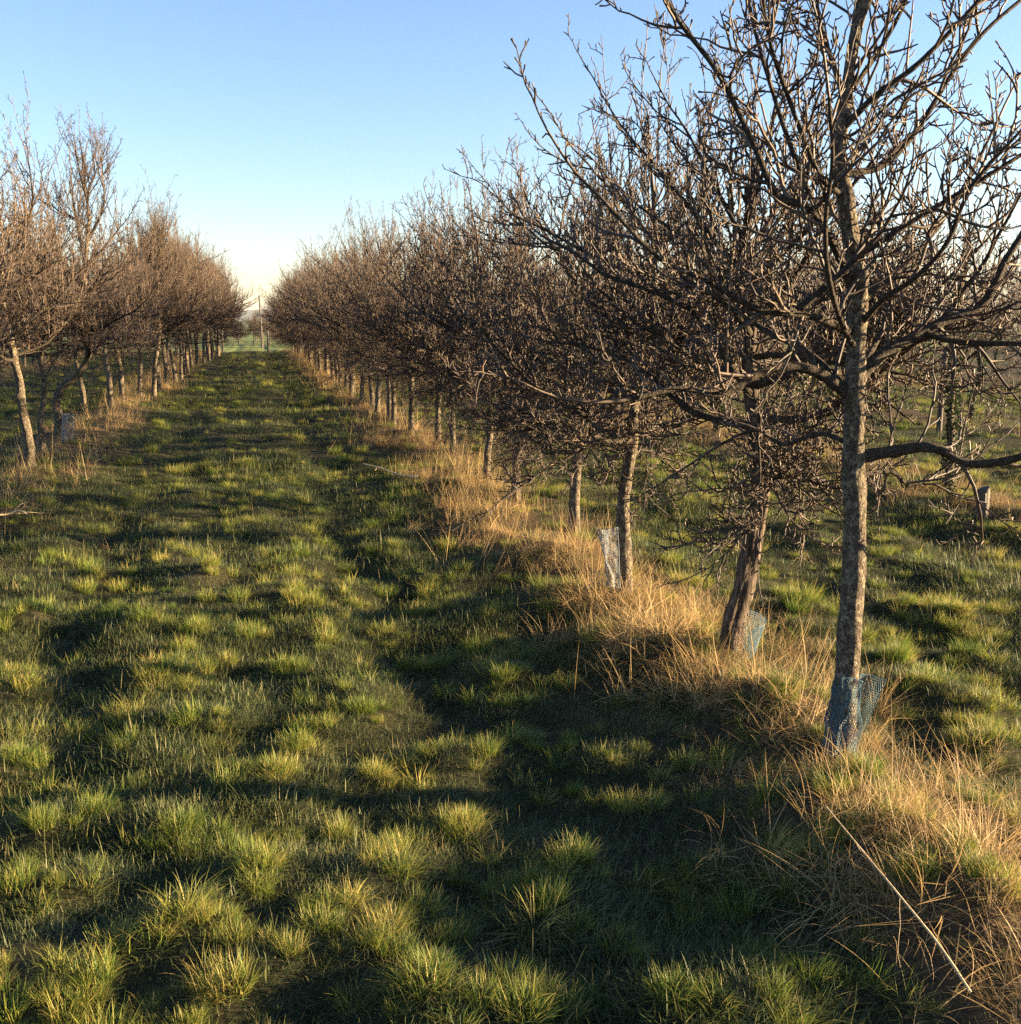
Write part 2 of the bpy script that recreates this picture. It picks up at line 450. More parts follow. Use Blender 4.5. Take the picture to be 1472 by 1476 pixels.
def build_tree(root, seed, H=3.2, r0=.05, n_limbs=14, z0=.95, spread=1.25, dens=1.0, shoots=14, shoot_len=(.35, .8), path=None,
               lean=(0, 0), split=False, limbs=None, detail=1.0, droop=1, crown_mat=None, el0=.08, hik=1.0, trunk_mat=None, blen=(.22, .66)):
    rg = random.Random(seed)
    path = path or default_path(rg, H, lean)
    top = path[-1][2]
    make_trunk('trunk', rg, path, r0, .012, root, rings=int(90 * detail), sides=int(22 * detail), mats=[trunk_mat] if trunk_mat else None, flute=.13 if trunk_mat else 0)
    crown = Tubes()
    defs = []
    if limbs is None:
        az = rg.uniform(0, 6.3)
        for k in range(n_limbs):
            f = (k + rg.uniform(-.25, .25)) / n_limbs; f = max(0, f)
            z = z0 + (top * .93 - z0) * f ** 1.15
            az += 2.4 + rg.gauss(0, .35)
            el = el0 + .85 * f + rg.gauss(0, .13)
            ln = spread * (1.0 - .58 * f) * rg.uniform(.72, 1.22)
            d = (math.cos(az) * math.cos(el), math.sin(az) * math.cos(el), math.sin(el))
            n = int(ln / .07)
            q = walk(rg, path_at_z(path, z), d, ln, n, .11, .035 + .02 * f)
            defs.append((q, r0 * rg.uniform(.34, .52) * (1 - .45 * f), .0055))
    else:
        defs = limbs
    if limbs is None:
        for k in range(droop):                                   # thin drooping twiggy branches under the crown
            a2 = rg.uniform(0, 6.3); z = z0 + rg.uniform(-.15, .2)
            d = (math.cos(a2), math.sin(a2), -.35)
            defs.append((walk(rg, path_at_z(path, z), d, rg.uniform(.5, .95), 9, .16, -.03), .009, .004))
    for q, ra, rb in defs:
        T = Tubes() if split else crown
        n = len(q)
        big = Tubes() if split else crown
        big.add(q, [x * rg.uniform(.93, 1.08) for x in taper(n, ra, rb, .8)], 9, 0, .3)
        up = .05 if q[-1][2] > q[0][2] - .05 else .0
        dress_limb(rg, T, q, ra, rb, dens, up, blen, hik=hik)
        if shoots and q[-1][2] > 1.2:
            for _ in range(max(1, round(shoots / len(defs) * rg.uniform(.4, 1.6)))):
                p, d = at_frac(q, rg.uniform(.3, .98))
                shoot(rg, T, p, rg.uniform(*shoot_len))
        if split:
            lo = big.build('limb', [M_LIMB, M_TWIG], root)
            T.build('twigs', [M_LIMB, M_TWIG], lo)
    T = Tubes() if split else crown
    tp = smooth_path(path, 60); tp = [p for p in tp if p[2] > z0]
    dress_limb(rg, T, tp, r0 * .5, .012, dens * .8, .06, f0=.05, hik=hik)
    for _ in range(max(2, shoots // 4)):
        p, d = at_frac(tp, rg.uniform(.6, .98)); shoot(rg, T, p, rg.uniform(*shoot_len))
    if split: T.build('twigs', [M_LIMB, M_TWIG], root)
    else: crown.build('crown', [M_LIMB, M_TWIG], root)
    return path

def add_ivy(root, rg, path, z0, z1, rad, count, leaf=.035):
    V, F = [], []
    for k in range(count):
        z = z0 + (z1 - z0) * rg.random()
        c = path_at_z(path, z); a = rg.uniform(0, 6.3); r = rad * (rg.random() ** .5) * (.8 + .4 * math.sin(z * 7 + a))
        p = np.array((c[0] + r * math.cos(a), c[1] + r * math.sin(a), z))
        u = np.array(side_dir(rg, (0, 0, 1), rg.uniform(.4, 1.5))); w = np.cross(u, np.array((rg.gauss(0, 1), rg.gauss(0, 1), rg.gauss(0, 1)))); w /= np.linalg.norm(w) + 1e-6
        s = leaf * rg.uniform(.6, 1.3); b = len(V)
        V += [p, p + u * s * .5 + w * s * .5, p + u * s, p + u * s * .5 - w * s * .5]
        F.append((b, b + 1, b + 2, b + 3))
    mesh_obj('ivy', np.array(V), np.array(F), [M_IVY], root, smooth=False)

def copy_tree(src, loc, rotz, s, label, group, tilt=(0, 0)):
    c = src.copy(); COL.objects.link(c)
    c.location = loc; c.rotation_euler = (tilt[0], tilt[1], rotz); c.scale = (s, s, s)
    c['label'] = label; c['group'] = group
    for ch in list(src.children):
        k = ch.copy(); COL.objects.link(k); k.parent = c
    return c

def local(w, base): return (w.x - base.x, w.y - base.y, w.z - base.z)

G_R, G_L, G_R2, G_L2, G_FAR = ('apple trees in the right row', 'apple trees in the left row', 'apple trees in the rows beyond the right one',
                               'apple trees in the row beyond the left one', 'bare trees on the far field edge')

TW = 1.2; UPB = .12
# --- nearest tree: trunk and main limbs follow the photo
T1D = 3.81
b1 = ground_at(1213, 1092); b1 = Vector((b1.x, b1.y, b1.z))
T1D = b1.x * math.sin(YAW) + b1.y * math.cos(YAW)
tree1 = empty('apple_tree', b1, 'nearest bare apple tree with thick pale-lichened trunk and blue mesh at its foot', 'tree', G_R)
def p1(px, py, off=0.0): return local(at_dist(px, py, T1D + off), b1)
trunk1 = [(0, 0, -.1), p1(1216, 1040), p1(1224, 920), p1(1232, 780), p1(1231, 650), p1(1234, 540), p1(1236, 440), p1(1230, 370),
          p1(1217, 280), p1(1210, 220), p1(1222, 120), p1(1240, 10), p1(1252, -90), p1(1262, -180)]
def limb1(pts, w0, w1, n=None):
    q = smooth_path([p1(*p) for p in pts], n or (len(pts) * 6))
    k = T1D / FPX / 2
    return (q, w0 * k, max(w1 * k, .0045))
L1 = [
    limb1([(1232, 660, 0), (1290, 650, .0), (1345, 645, -.03), (1400, 668, -.05), (1480, 655, -.1), (1560, 600, -.1)], 21, 9),
    limb1([(1240, 545, 0), (1265, 515, .02), (1310, 490, .05), (1355, 465, .08), (1415, 440, .1), (1450, 375, .12), (1490, 310, .15), (1530, 220, .2)], 20, 8),
    limb1([(1335, 480, .06), (1380, 492, .05), (1440, 495, .0), (1520, 490, -.05), (1600, 450, -.1)], 12, 5),
    limb1([(1226, 570, 0), (1185, 540, -.04), (1140, 528, -.08), (1090, 540, -.12), (1040, 568, -.2), (980, 560, -.25), (910, 575, -.3)], 20, 6),
    limb1([(1226, 590, 0), (1205, 545, .1), (1160, 505, .2), (1110, 480, .35), (1050, 440, .45), (985, 400, .5), (930, 330, .55)], 14, 5),
    limb1([(1228, 480, 0), (1180, 458, -.15), (1140, 452, -.22), (1090, 445, -.25), (1020, 405, -.3), (950, 372, -.35), (880, 300, -.4)], 13, 5),
    limb1([(1150, 447, -.2), (1200, 405, -.22), (1250, 362, -.25), (1330, 310, -.28), (1410, 262, -.3), (1490, 212, -.3)], 11, 5),
    limb1([(1234, 430, 0), (1200, 350, -.1), (1165, 300, -.18), (1120, 280, -.22), (1085, 205, -.25), (1035, 105, -.28), (975, 25, -.3), (930, -60, -.32)], 13, 5),
    limb1([(1230, 395, 0), (1190, 330, .1), (1145, 225, .12), (1110, 120, .15), (1085, 30, .15), (1070, -60, .15)], 10, 4),
    limb1([(1218, 285, 0), (1180, 250, -.08), (1140, 150, -.15), (1110, 60, -.2), (1095, -40, -.2)], 9, 4),
    limb1([(1212, 250, 0), (1270, 240, .06), (1320, 190, .1), (1370, 110, .12), (1420, 45, .15), (1490, -15, .2)], 11, 5),
    limb1([(1210, 190, 0), (1260, 140, -.05), (1320, 95, -.08), (1375, 40, -.1), (1430, -20, -.12)], 11, 5),
    limb1([(1238, 440, 0), (1275, 405, .1), (1300, 385, .2), (1350, 330, .35), (1400, 250, .45), (1440, 170, .5)], 12, 4),
    limb1([(1238, 470, 0), (1275, 430, -.1), (1320, 400, -.2), (1365, 350, -.3), (1400, 270, -.35), (1470, 190, -.4)], 10, 4),
    limb1([(1236, 560, 0), (1250, 520, .2), (1270, 480, .45), (1300, 420, .7), (1310, 330, .85)], 12, 5),
    limb1([(1232, 500, 0), (1215, 470, -.2), (1195, 400, -.4), (1190, 320, -.5), (1200, 230, -.55), (1195, 140, -.6)], 9, 4),
    limb1([(1228, 640, 0), (1180, 625, .15), (1130, 640, .3), (1090, 620, .4), (1040, 640, .5)], 9, 5),
    limb1([(1236, 685, 0), (1285, 680, .1), (1310, 700, .12), (1340, 690, .2)], 7, 4, 10),
    limb1([(1222, 160, 0), (1200, 90, .1), (1180, 20, .15), (1170, -80, .2)], 8, 4),
    limb1([(1228, 130, 0), (1275, 60, .1), (1310, -10, .15), (1330, -90, .2)], 8, 4),
]
build_tree(tree1, 11, r0=.047, path=trunk1, limbs=L1, split=True, dens=.68, hik=.15, shoots=8, shoot_len=(.2, .45), detail=1.5, z0=1.35, blen=(.16, .5))

UPB = .35
# --- second tree, with the split twisted trunk
b2 = ground_at(1048, 945)
T2D = b2.x * math.sin(YAW) + b2.y * math.cos(YAW)
tree2 = empty('apple_tree', b2, 'bare apple tree with a leaning cracked trunk, just behind the nearest one', 'tree', G_R)
def p2(px, py, off=0.0): return local(at_dist(px, py, T2D + off), b2)
trunk2 = [(-.01, 0, -.1), p2(1056, 905), p2(1074, 840), p2(1088, 760), p2(1096, 690), p2(1090, 620), p2(1080, 545), p2(1082, 470), p2(1068, 400), p2(1075, 330), p2(1090, 250)]
build_tree(tree2, 31, r0=.054, path=trunk2, split=True, n_limbs=17, dens=1.25, shoots=20, shoot_len=(.4, 1.15), droop=4, trunk_mat=M_CRACK, detail=1.3, z0=1.12, el0=.12, spread=1.35)

# --- trees three to eight of the right row
near_px = [(903, 862, 'bare apple tree with an opened pale mesh guard round its foot', .043, 2.3, (.01, 0)),
           (828, 768, 'bare apple tree with a clean dark trunk left of the pale mesh guard', .045, 2.3, (.035, 0)),
           (744, 722, 'bare apple tree whose straight trunk stands sunlit in tawny grass, fifth along the right row', .042, 2.3, (.01, 0)),
           (701, 700, 'bare apple tree, sixth along the right row, with a slim sunlit trunk', .036, 2.3, (-.005, 0)),
           (654, 660, 'bare apple tree, seventh along the right row, with a shaded trunk', .04, 2.3, (0, 0)),
           (632, 645, 'bare apple tree, eighth along the right row, with a shaded trunk', .042, 2.3, (0, 0))]
last_y = 0
for k, (px, py, lab, r0, H, lean) in enumerate(near_px):
    b = ground_at(px, py)
    t = empty('apple_tree', b, lab, 'tree', G_R)
    build_tree(t, 40 + k, H=H, r0=r0, lean=lean, split=k < 4, n_limbs=16, dens=1.25, shoots=24, shoot_len=(.35, 1.15), z0=.92 + .05 * (k % 3), spread=1.35, droop=3, el0=.03)
    last_y = b.y

TW = 1.1
# --- left row: the first trunks follow the photo
left_px = [(44, 672, 'leftmost bare apple tree of the left row, its orange-lit trunk leaning left', .055, 2.3, (-.06, 0), None),
           (62, 650, 'slim bare apple tree with a lichened trunk just behind the leftmost one', .04, 2.3, (-.02, 0), None),
           (84, 640, 'apple tree with a dark trunk bent sharply to the right at mid height', .06, 3.2, (0, 0), 'bent'),
           (122, 592, 'bare apple tree with a straight trunk right of the sharply bent one', .045, 2.3, (-.02, 0), None),
           (160, 588, 'bare apple tree with a dark leaning trunk, first of a close pair in left row', .05, 2.3, (-.05, 0), None),
           (178, 580, 'bare apple tree with a lichen-edged leaning trunk, second of a close pair in left row', .055, 2.3, (-.05, 0), None)]
left_y = []
for k, (px, py, lab, r0, H, lean, spec) in enumerate(left_px):
    b = ground_at(px, py); left_y.append(b.y)
    t = empty('apple_tree', b, lab, 'tree', G_L)
    path = None
    if spec == 'bent':
        dd = b.x * math.sin(YAW) + b.y * math.cos(YAW)
        q = lambda x, y: local(at_dist(x, y, dd), b)
        path = [(0, 0, -.1), q(85, 610), q(82, 575), q(92, 556), q(112, 540), q(128, 512), q(130, 470), q(122, 400), q(128, 320), q(120, 240)]
    build_tree(t, 70 + k, H=H, r0=r0, lean=lean, path=path, split=k < 4, n_limbs=15, dens=1.3, shoots=60, shoot_len=(.3, .95), z0=1.1, spread=1.5, droop=0, el0=.1)

TW = 1.0
# --- crowns to copy: five for the right rows, four for the left row
def variant(seed, **k):
    t = empty('apple_tree', (0, 0, 0), 'x', 'tree', 'x')
    path = build_tree(t, seed, **k)
    return t, path
VR = [variant(100 + s, H=2.2 + .15 * (s % 3), r0=.042 + .004 * (s % 3), n_limbs=16, dens=1.15, shoots=22, shoot_len=(.3, 1.05), z0=.98 + .06 * (s % 2), spread=1.5, droop=2, el0=.05, detail=.6) for s in range(5)]
VL = [variant(200 + s, H=2.6 + .15 * (s % 3), r0=.046 + .005 * (s % 2), n_limbs=15, dens=1.3, shoots=64, shoot_len=(.3, 1.1), z0=1.1, spread=1.55, detail=.6, droop=0, el0=.1, lean=(-.03, 0)) for s in range(4)]
VS = [variant(300 + s, H=2.3, r0=.045, n_limbs=14, dens=.85, shoots=14, z0=1.15, spread=1.1, detail=.6, droop=1) for s in range(4)]
used = set()
prg = random.Random(77)
ORD = ['first', 'second', 'third', 'fourth', 'fifth', 'sixth', 'seventh', 'eighth', 'ninth', 'tenth', 'eleventh', 'twelfth', 'thirteenth', 'fourteenth', 'fifteenth', 'sixteenth', 'seventeenth', 'eighteenth']

def place(pool, x, y, label, group, s=1.0, tilt=(0, 0)):
    k = prg.randrange(len(pool)); src, path = pool[k]
    z = gh(x, y)
    rz = prg.uniform(0, math.tau)
    if src.name not in used:
        used.add(src.name)
        src.location = (x, y, z); src.rotation_euler = (tilt[0], tilt[1], rz); src.scale = (s, s, s); src['label'] = label; src['group'] = group
        return src, path
    return copy_tree(src, (x, y, z), rz, s, label, group, tilt), path

y = last_y + 1.0; k = 8
while y < ROW_END:
    far = k >= 18
    lab = 'bare apple tree in the dense far stretch of the right row' if far else f'bare apple tree, {ORD[k]} along the right row counted from the nearest trunk'
    t, path = place(VR, ROW_R - .007 * (y - 12) + prg.gauss(0, .07), y, lab, G_R + (' at its far end' if far else ''), prg.uniform(.92, 1.08), (prg.gauss(0, .02), prg.gauss(0, .025)))
    y += prg.uniform(1.05, 1.45); k += 1
for y in (9.6, 10.9):
    place(VL, ROW_L - .1, y, f'apple tree at the left picture edge showing only {"reddish top twigs" if y < 10 else "its right-hand branches"}', G_L, 1.05)
y = max(left_y) + .6; k = 6
while y < ROW_END - 1:
    far = k >= 13
    lab = 'bare apple tree in the dense far stretch of the left row' if far else f'bare apple tree, {ORD[k]} along the left row counted from the leftmost trunk'
    place(VL, ROW_L + .024 * (y - 12) + prg.gauss(0, .08), y, lab, G_L + (' at its far end' if far else ''), prg.uniform(1.0, 1.18), (prg.gauss(0, .02), -.06 + prg.gauss(0, .03)))
    y += prg.uniform(.9, 1.25); k += 1
y = 22.0
while y < ROW_END:
    place(VL, ROWS[0] + prg.gauss(0, .08), y, 'bare apple tree seen between the trunks of the left row, in the next row', G_L2, prg.uniform(.92, 1.06))
    y += prg.uniform(1.2, 1.7)
# rows beyond the right row
for r, (y0, yend, step) in enumerate(((7.6, ROW_END, 1.35), (11.5, ROW_END, 1.7), (17, ROW_END, 2.0), (24, ROW_END, 2.0))):
    y = y0; k = 0
    while y < yend:
        lab = ('bare apple tree of the second row, seen through the right row', 'bare apple tree of the third row, seen through the branches', 'bare apple tree of the fourth row, far off through the branches', 'bare apple tree of the fifth row, farthest off through the branches')[r]
        if r == 0 and k == 0: lab = 'dark ivy-wrapped trunk of the second row at the right picture edge'
        if r == 0 and k == 1: lab = 'dark ivy-wrapped tree of the second row just left of the one at the picture edge'
        t, path = place(VS, ROW_R + (1 + r) * LANE + prg.gauss(0, .1), y, lab, None or G_R2 + f', {ORD[r + 1]} row', prg.uniform(.9, 1.08))
        if r == 0 and k < 2:
            t['group'] = 'ivy-wrapped trees of the second row'
            add_ivy(t, random.Random(k + 5), path, .02, 1.6, .085, 2200, .028)
        y += step * prg.uniform(.8, 1.25); k += 1
# far trees beyond the fence
for k in range(26):
    place(VR, prg.uniform(-6, 5), prg.uniform(84, 120), 'small hazy bare tree beyond the fence in the gap at the lane end', 'small trees beyond the fence', prg.uniform(.55, .8))
for k in range(46):
    a = prg.uniform(-6, 46); dist = prg.uniform(75, 150)
    x, y = dist * math.sin(R(a)), dist * math.cos(R(a))
    if y < 60: continue
    place(VR if k % 2 else VL, x, y, 'hazy bare tree on the field edge far beyond the orchard', G_FAR, prg.uniform(.8, 1.1) if a < 6 else prg.uniform(1.4, 2.2))
for t, p in VR + VL + VS:
    if t.name not in used:
        for ch in list(t.children): D.objects.remove(ch)
        D.objects.remove(t)

# ------------------------------------------------------------------ ground
def axis(lim_near, step, far, growth):
    a = [0.0]; s = step
    while a[-1] < far:
        if a[-1] > lim_near: s *= growth
        a.append(a[-1] + s)
    return a
ax = axis(5.5, .07, 9000, 1.14); xs = np.array([-v for v in ax[:0:-1]] + ax) + .6
ay = axis(11, .07, 9000, 1.07); by = axis(2, .3, 3000, 1.3)
ys = np.array([-v for v in by[:0:-1]] + ay)
GX, GY = np.meshgrid(xs, ys)
GZ = height(GX, GY)
nx = len(xs); i = np.arange(len(ys) - 1)[:, None] * nx; j = np.arange(nx - 1)[None, :]
F = np.stack([i + j, i + j + 1, i + nx + j + 1, i + nx + j], axis=-1).reshape(-1, 4)
ground = mesh_obj('ground', np.stack([GX, GY, GZ], -1).reshape(-1, 3), F, [M_GROUND])
tag(ground, kind='structure')

# distant hills: a solid ridge
hx = np.linspace(-9000, 9000, 140); hy = np.linspace(0, 1, 24)
HX, HT = np.meshgrid(hx, hy)
HY = 5200 + 2600 * HT + 300 * np.sin(HX / 1700)
prof = np.sin(np.clip(HT, 0, 1) * math.pi) ** .8
HZ = -60 + prof * (46 + 22 * np.sin(HX / 900 + 1) + 14 * np.sin(HX / 370) + 18 * np.sin(HX / 2300 + 2))
nx = len(hx); i = np.arange(len(hy) - 1)[:, None] * nx; j = np.arange(nx - 1)[None, :]
F = np.stack([i + j, i + j + 1, i + nx + j + 1, i + nx + j], axis=-1).reshape(-1, 4)
tag(mesh_obj('hills', np.stack([HX, HY, HZ], -1).reshape(-1, 3), F, [M_HILL]), kind='structure')

# ------------------------------------------------------------------ grass (stuff)
def blades(name, rg, count, rad, lmin, lmax, w, lean, curve, mat, segs=4, spread_pow=.5, lodge=None, t0=0.0, t1=1.0):
    V, F, TT = [], [], []
    for _ in range(count):
        a = rg.uniform(0, math.tau); r = rad * rg.random() ** spread_pow
        p = np.array((r * math.cos(a), r * math.sin(a), -.012))
        az = a + rg.gauss(0, .9) if lodge is None else rg.gauss(lodge[0], lodge[1])
        L = rg.uniform(lmin, lmax); th = abs(rg.gauss(lean, lean * .5)) * (.5 + .8 * r / rad); cv = curve * rg.uniform(.3, 1.5)
        ww = w * rg.uniform(.7, 1.3); t = t0 + (t1 - t0) * rg.random(); tw = rg.uniform(0, math.pi)
        b = len(V)
        for s in range(segs + 1):
            f = s / segs
            ang = th + cv * f
            side = np.array((-math.sin(az + tw * .3), math.cos(az + tw * .3), .25 * math.sin(tw))) * ww * .5 * (1 - f ** 2.2 * .92)
            V += [p - side, p + side]; TT += [t, t]
            if s < segs:
                dz = math.cos(ang)
                if p[2] < .01 and dz < 0: dz = .02
                p = p + np.array((math.cos(az) * math.sin(ang), math.sin(az) * math.sin(ang), dz)) * L / segs
                F.append((b + 2 * s, b + 2 * s + 1, b + 2 * s + 3, b + 2 * s + 2))
    me = raw_mesh(name, np.array(V), np.array(F), [mat], attr=('t', np.array(TT)))
    return D.objects.new(name, me)          # source shape only; never linked to the scene

def scatter(name, P, idx, rot, sc, tint, protos, label):
    me = D.meshes.new(name); me.vertices.add(len(P)); me.vertices.foreach_set('co', np.ascontiguousarray(P, np.float32).ravel())
    for nm, ty, data, key in (('vi', 'INT', idx, 'value'), ('sc', 'FLOAT', sc, 'value'), ('tint', 'FLOAT', tint, 'value'), ('rot', 'FLOAT_VECTOR', rot, 'vector')):
        at = me.attributes.new(nm, ty, 'POINT')
        at.data.foreach_set(key, np.ascontiguousarray(data, np.int32 if ty == 'INT' else np.float32).ravel())
    o = D.objects.new(name, me); COL.objects.link(o)
    for m in {p.data.materials[0] for p in protos}: me.materials.append(m)
    ng = D.node_groups.new(name + '_scatter', 'GeometryNodeTree')
    ng.interface.new_socket('Geometry', in_out='INPUT', socket_type='NodeSocketGeometry')
    ng.interface.new_socket('Geometry', in_out='OUTPUT', socket_type='NodeSocketGeometry')
    n, l = ng.nodes, ng.links
    gi, go = n.new('NodeGroupInput'), n.new('NodeGroupOutput')
    g2i = n.new('GeometryNodeGeometryToInstance')
    for p in reversed(protos):              # the last link of a multi-input comes first
        oi = n.new('GeometryNodeObjectInfo'); oi.inputs['Object'].default_value = p; oi.inputs['As Instance'].default_value = False
        l.new(oi.outputs['Geometry'], g2i.inputs[0])
    iop = n.new('GeometryNodeInstanceOnPoints'); iop.inputs['Pick Instance'].default_value = True
    def na(nm, ty):
        q = n.new('GeometryNodeInputNamedAttribute'); q.data_type = ty; q.inputs['Name'].default_value = nm
        return q.outputs['Attribute']
    e2r = n.new('FunctionNodeEulerToRotation')
    l.new(na('rot', 'FLOAT_VECTOR'), e2r.inputs[0]); l.new(e2r.outputs[0], iop.inputs['Rotation'])
    l.new(na('sc', 'FLOAT'), iop.inputs['Scale']); l.new(na('vi', 'INT'), iop.inputs['Instance Index'])
    l.new(gi.outputs[0], iop.inputs['Points']); l.new(g2i.outputs[0], iop.inputs['Instance'])
    l.new(iop.outputs[0], go.inputs[0])
    md = o.modifiers.new('scatter', 'NODES'); md.node_group = ng
    return tag(o, label, 'grass', kind='stuff')

NR = np.random.default_rng(3)
def sector(n, r0, r1, a0, a1):
    rr = np.sqrt(NR.uniform(r0 ** 2, r1 ** 2, n)); aa = np.radians(NR.uniform(a0, a1, n))
    return rr * np.sin(aa), rr * np.cos(aa)

def row_dist(x, y):
    wob = .12 * np.sin(y * .9) + .08 * np.sin(y * 2.3 + 1)
    return np.min(np.stack([np.abs(x - xr + wob) for xr in ROWS]), axis=0)

def patch(x, y, wl, seed):
    rs = np.random.default_rng(seed); z = np.zeros_like(x)
    for k in range(8):
        a = rs.uniform(0, math.tau); w = wl * rs.uniform(.6, 1.8)
        z += np.sin((np.cos(a) * x + np.sin(a) * y) * math.tau / w + rs.uniform(0, 6.3))
    return z / 4

BR = random.Random(9)
turf = [blades('turf', BR, 95, .10, .02, .06, .0024, .8, .9, M_TURF) for _ in range(5)] + \
       [blades('turf', BR, 85, .10, .015, .05, .0022, 1.15, .5, M_TURF) for _ in range(4)] + \
       [blades('turf', BR, 26, .10, .03, .09, .0022, 1.35, .2, M_TURF, t0=.6) for _ in range(2)]
tuss = [blades('tussock', BR, 280, .065, .04, .125, .0023, .34, .7, M_TUSS, segs=5) for _ in range(4)] + \
       [blades('tussock', BR, 210, .06, .04, .11, .0023, .5, 1.0, M_TUSS, segs=5) for _ in range(3)] + \
       [blades('tussock', BR, 120, .06, .06, .15, .0025, .7, 1.2, M_TUSS, segs=5, t0=.4) for _ in range(3)] + \
       [blades('tussock', BR, 60, .05, .06, .14, .0034, .6, .5, M_TUSS, segs=5) for _ in range(2)]
dry = [blades('dry_tuft', BR, 70, .15, .14, .45, .0036, 1.05, 1.7, M_DRY, segs=6) for _ in range(5)] + \
      [blades('dry_tuft', BR, 60, .18, .2, .6, .0036, 1.35, .5, M_DRY, segs=6, lodge=(BR.uniform(0, 6), .8)) for _ in range(5)] + \
      [blades('dry_tuft', BR, 22, .10, .15, .42, .0032, .4, .6, M_DRY, segs=5) for _ in range(2)] + \
      [blades('dry_tuft', BR, 26, .16, .25, .6, .005, 1.3, .9, M_DRY, segs=6, t0=.35) for _ in range(3)] + \
      [blades('dry_tuft', BR, 90, .15, .06, .2, .0032, 1.3, .9, M_DRY, segs=4, t1=.5) for _ in range(2)]
stalk = [blades('stalk', BR, 5, .06, .3, .62, .0032, .25, .25, M_DRY, segs=5, t0=.3) for _ in range(5)] + \
        [blades('stalk', BR, 4, .06, .25, .55, .0032, .6, .5, M_DRY, segs=6, t0=.3) for _ in range(4)]

# short turf over the lanes
X, Y = [], []
for n, r0, r1, a0, a1, in ((24000, .8, 6.5, -38, 58), (24000, 6.5, 13, -34, 56), (22000, 13, 28, -30, 52), (15000, 28, 54, -22, 34)):
    x, y = sector(n, r0, r1, a0, a1); X.append(x); Y.append(y)
X = np.concatenate(X); Y = np.concatenate(Y)
rd = row_dist(X, Y); keep = (NR.random(len(X)) < np.clip((rd - .15) / .5, .3, 1)) & (Y < 53.5)
X, Y, rd = X[keep], Y[keep], rd[keep]
rr = np.hypot(X, Y)
pt = patch(X, Y, 1.6, 4)
scl = NR.uniform(.6, 1.2, len(X)) * np.clip(.8 + rr / 22 + .12 * np.exp(-(rr / 3.6) ** 4), .9, 2.2) * np.clip(1 + .4 * pt, .75, 1.6)
rot = np.stack([NR.normal(0, .08, len(X)), NR.normal(0, .08, len(X)), NR.uniform(0, 6.28, len(X))], 1)
tint = np.clip(.38 + .22 * patch(X, Y, 2.4, 8) + NR.normal(0, .16, len(X)), 0, 1)
scatter('turf_grass', np.stack([X, Y, height(X, Y)], 1), NR.integers(0, len(turf), len(X)), rot, scl, tint, turf, 'short green turf covering the mown lanes between the tree rows')

# tussocks: those of the photo, and random ones with a patchy density
X, Y, S = [], [], []
for (mx, my, mr, mh) in MOUNDS[:len(TUSS_PX)]:
    for q in range(4):
        X.append(mx + BR.gauss(0, .055)); Y.append(my + BR.gauss(0, .05)); S.append(mh / .05 * BR.uniform(.42, .88))
n0 = len(X)
xs_, ys_ = [], []
for n, r0, r1, a0, a1 in ((1500, 1.2, 3.6, -42, 60), (2900, 3.4, 7, -38, 58), (3800, 7, 14, -34, 56), (3600, 14, 28, -30, 52), (3200, 28, 53, -20, 34)):
    x, y = sector(n, r0, r1, a0, a1); xs_.append(x); ys_.append(y)
xs_ = np.concatenate(xs_); ys_ = np.concatenate(ys_)
rd = row_dist(xs_, ys_); k = (patch(xs_, ys_, .75, 12) + NR.normal(0, .4, len(xs_)) > .08) & (NR.random(len(xs_)) < np.clip((rd - .1) / .6, .65, 1)) & (ys_ < 53)
xs_, ys_ = xs_[k], ys_[k]
X = np.concatenate([X, xs_]); Y = np.concatenate([Y, ys_])
S = np.concatenate([S, (.28 + .5 * NR.random(len(xs_)) ** 1.5) * np.clip(.9 + np.hypot(xs_, ys_) / 18, .9, 2.1)])
rot = np.stack([NR.normal(0, .1, len(X)), NR.normal(0, .1, len(X)), NR.uniform(0, 6.28, len(X))], 1)
tint = np.clip(.5 + .28 * patch(X, Y, 1.2, 18) + NR.normal(0, .28, len(X)), 0, 1)
scatter('grass_tussocks', np.stack([X, Y, height(X, Y)], 1), NR.integers(0, len(tuss), len(X)), rot, S, tint, tuss, 'longer yellow-green grass tussocks scattered over the lanes')

# dry grass along the rows
def strip(n, y0, y1, width, rows=None):
    rws = NR.choice(rows if rows is not None else ROWS[1:5], n)
    y = NR.uniform(y0, y1, n); x = rws + NR.normal(0, width, n) - (.12 * np.sin(y * .9) + .08 * np.sin(y * 2.3 + 1))
    return x, y
X, Y = [], []
for n, y0, y1, w, rws in ((330, .8, 3.6, .32, [ROW_R]), (560, 3.4, 7, .28, [ROW_R]), (1150, 7, 16, .30, [ROW_R]), (1400, 16, 50, .3, [ROW_R]), (2100, 8, 50, .32, [ROW_L]),
                          (1500, 6, 22, .42, [ROWS[3]]), (1800, 22, 49, .4, ROWS[3:]), (500, 24, 49, .4, [ROWS[0]])):
    x, y = strip(n, y0, y1, w, rws); X.append(x); Y.append(y)
x, y = sector(500, 1.5, 16, -34, 52); X.append(x); Y.append(y)           # a few dead tufts in the lanes
x = NR.uniform(-14, 26, 900); X.append(x); Y.append(NR.normal(51.5, .7, 900))
X = np.concatenate(X); Y = np.concatenate(Y)
rot = np.stack([NR.normal(0, .18, len(X)), NR.normal(0, .18, len(X)), NR.uniform(0, 6.28, len(X))], 1)
S = NR.uniform(.22, .5, len(X)) * np.clip(.85 + Y / 40, .9, 1.5) * np.where(row_dist(X, Y) < .75, 1, .55)
k = (patch(X, Y, .9, 33) + NR.normal(0, .5, len(X)) > -.1) | (Y > 25)
X, Y, S, rot = X[k], Y[k], S[k], rot[k]
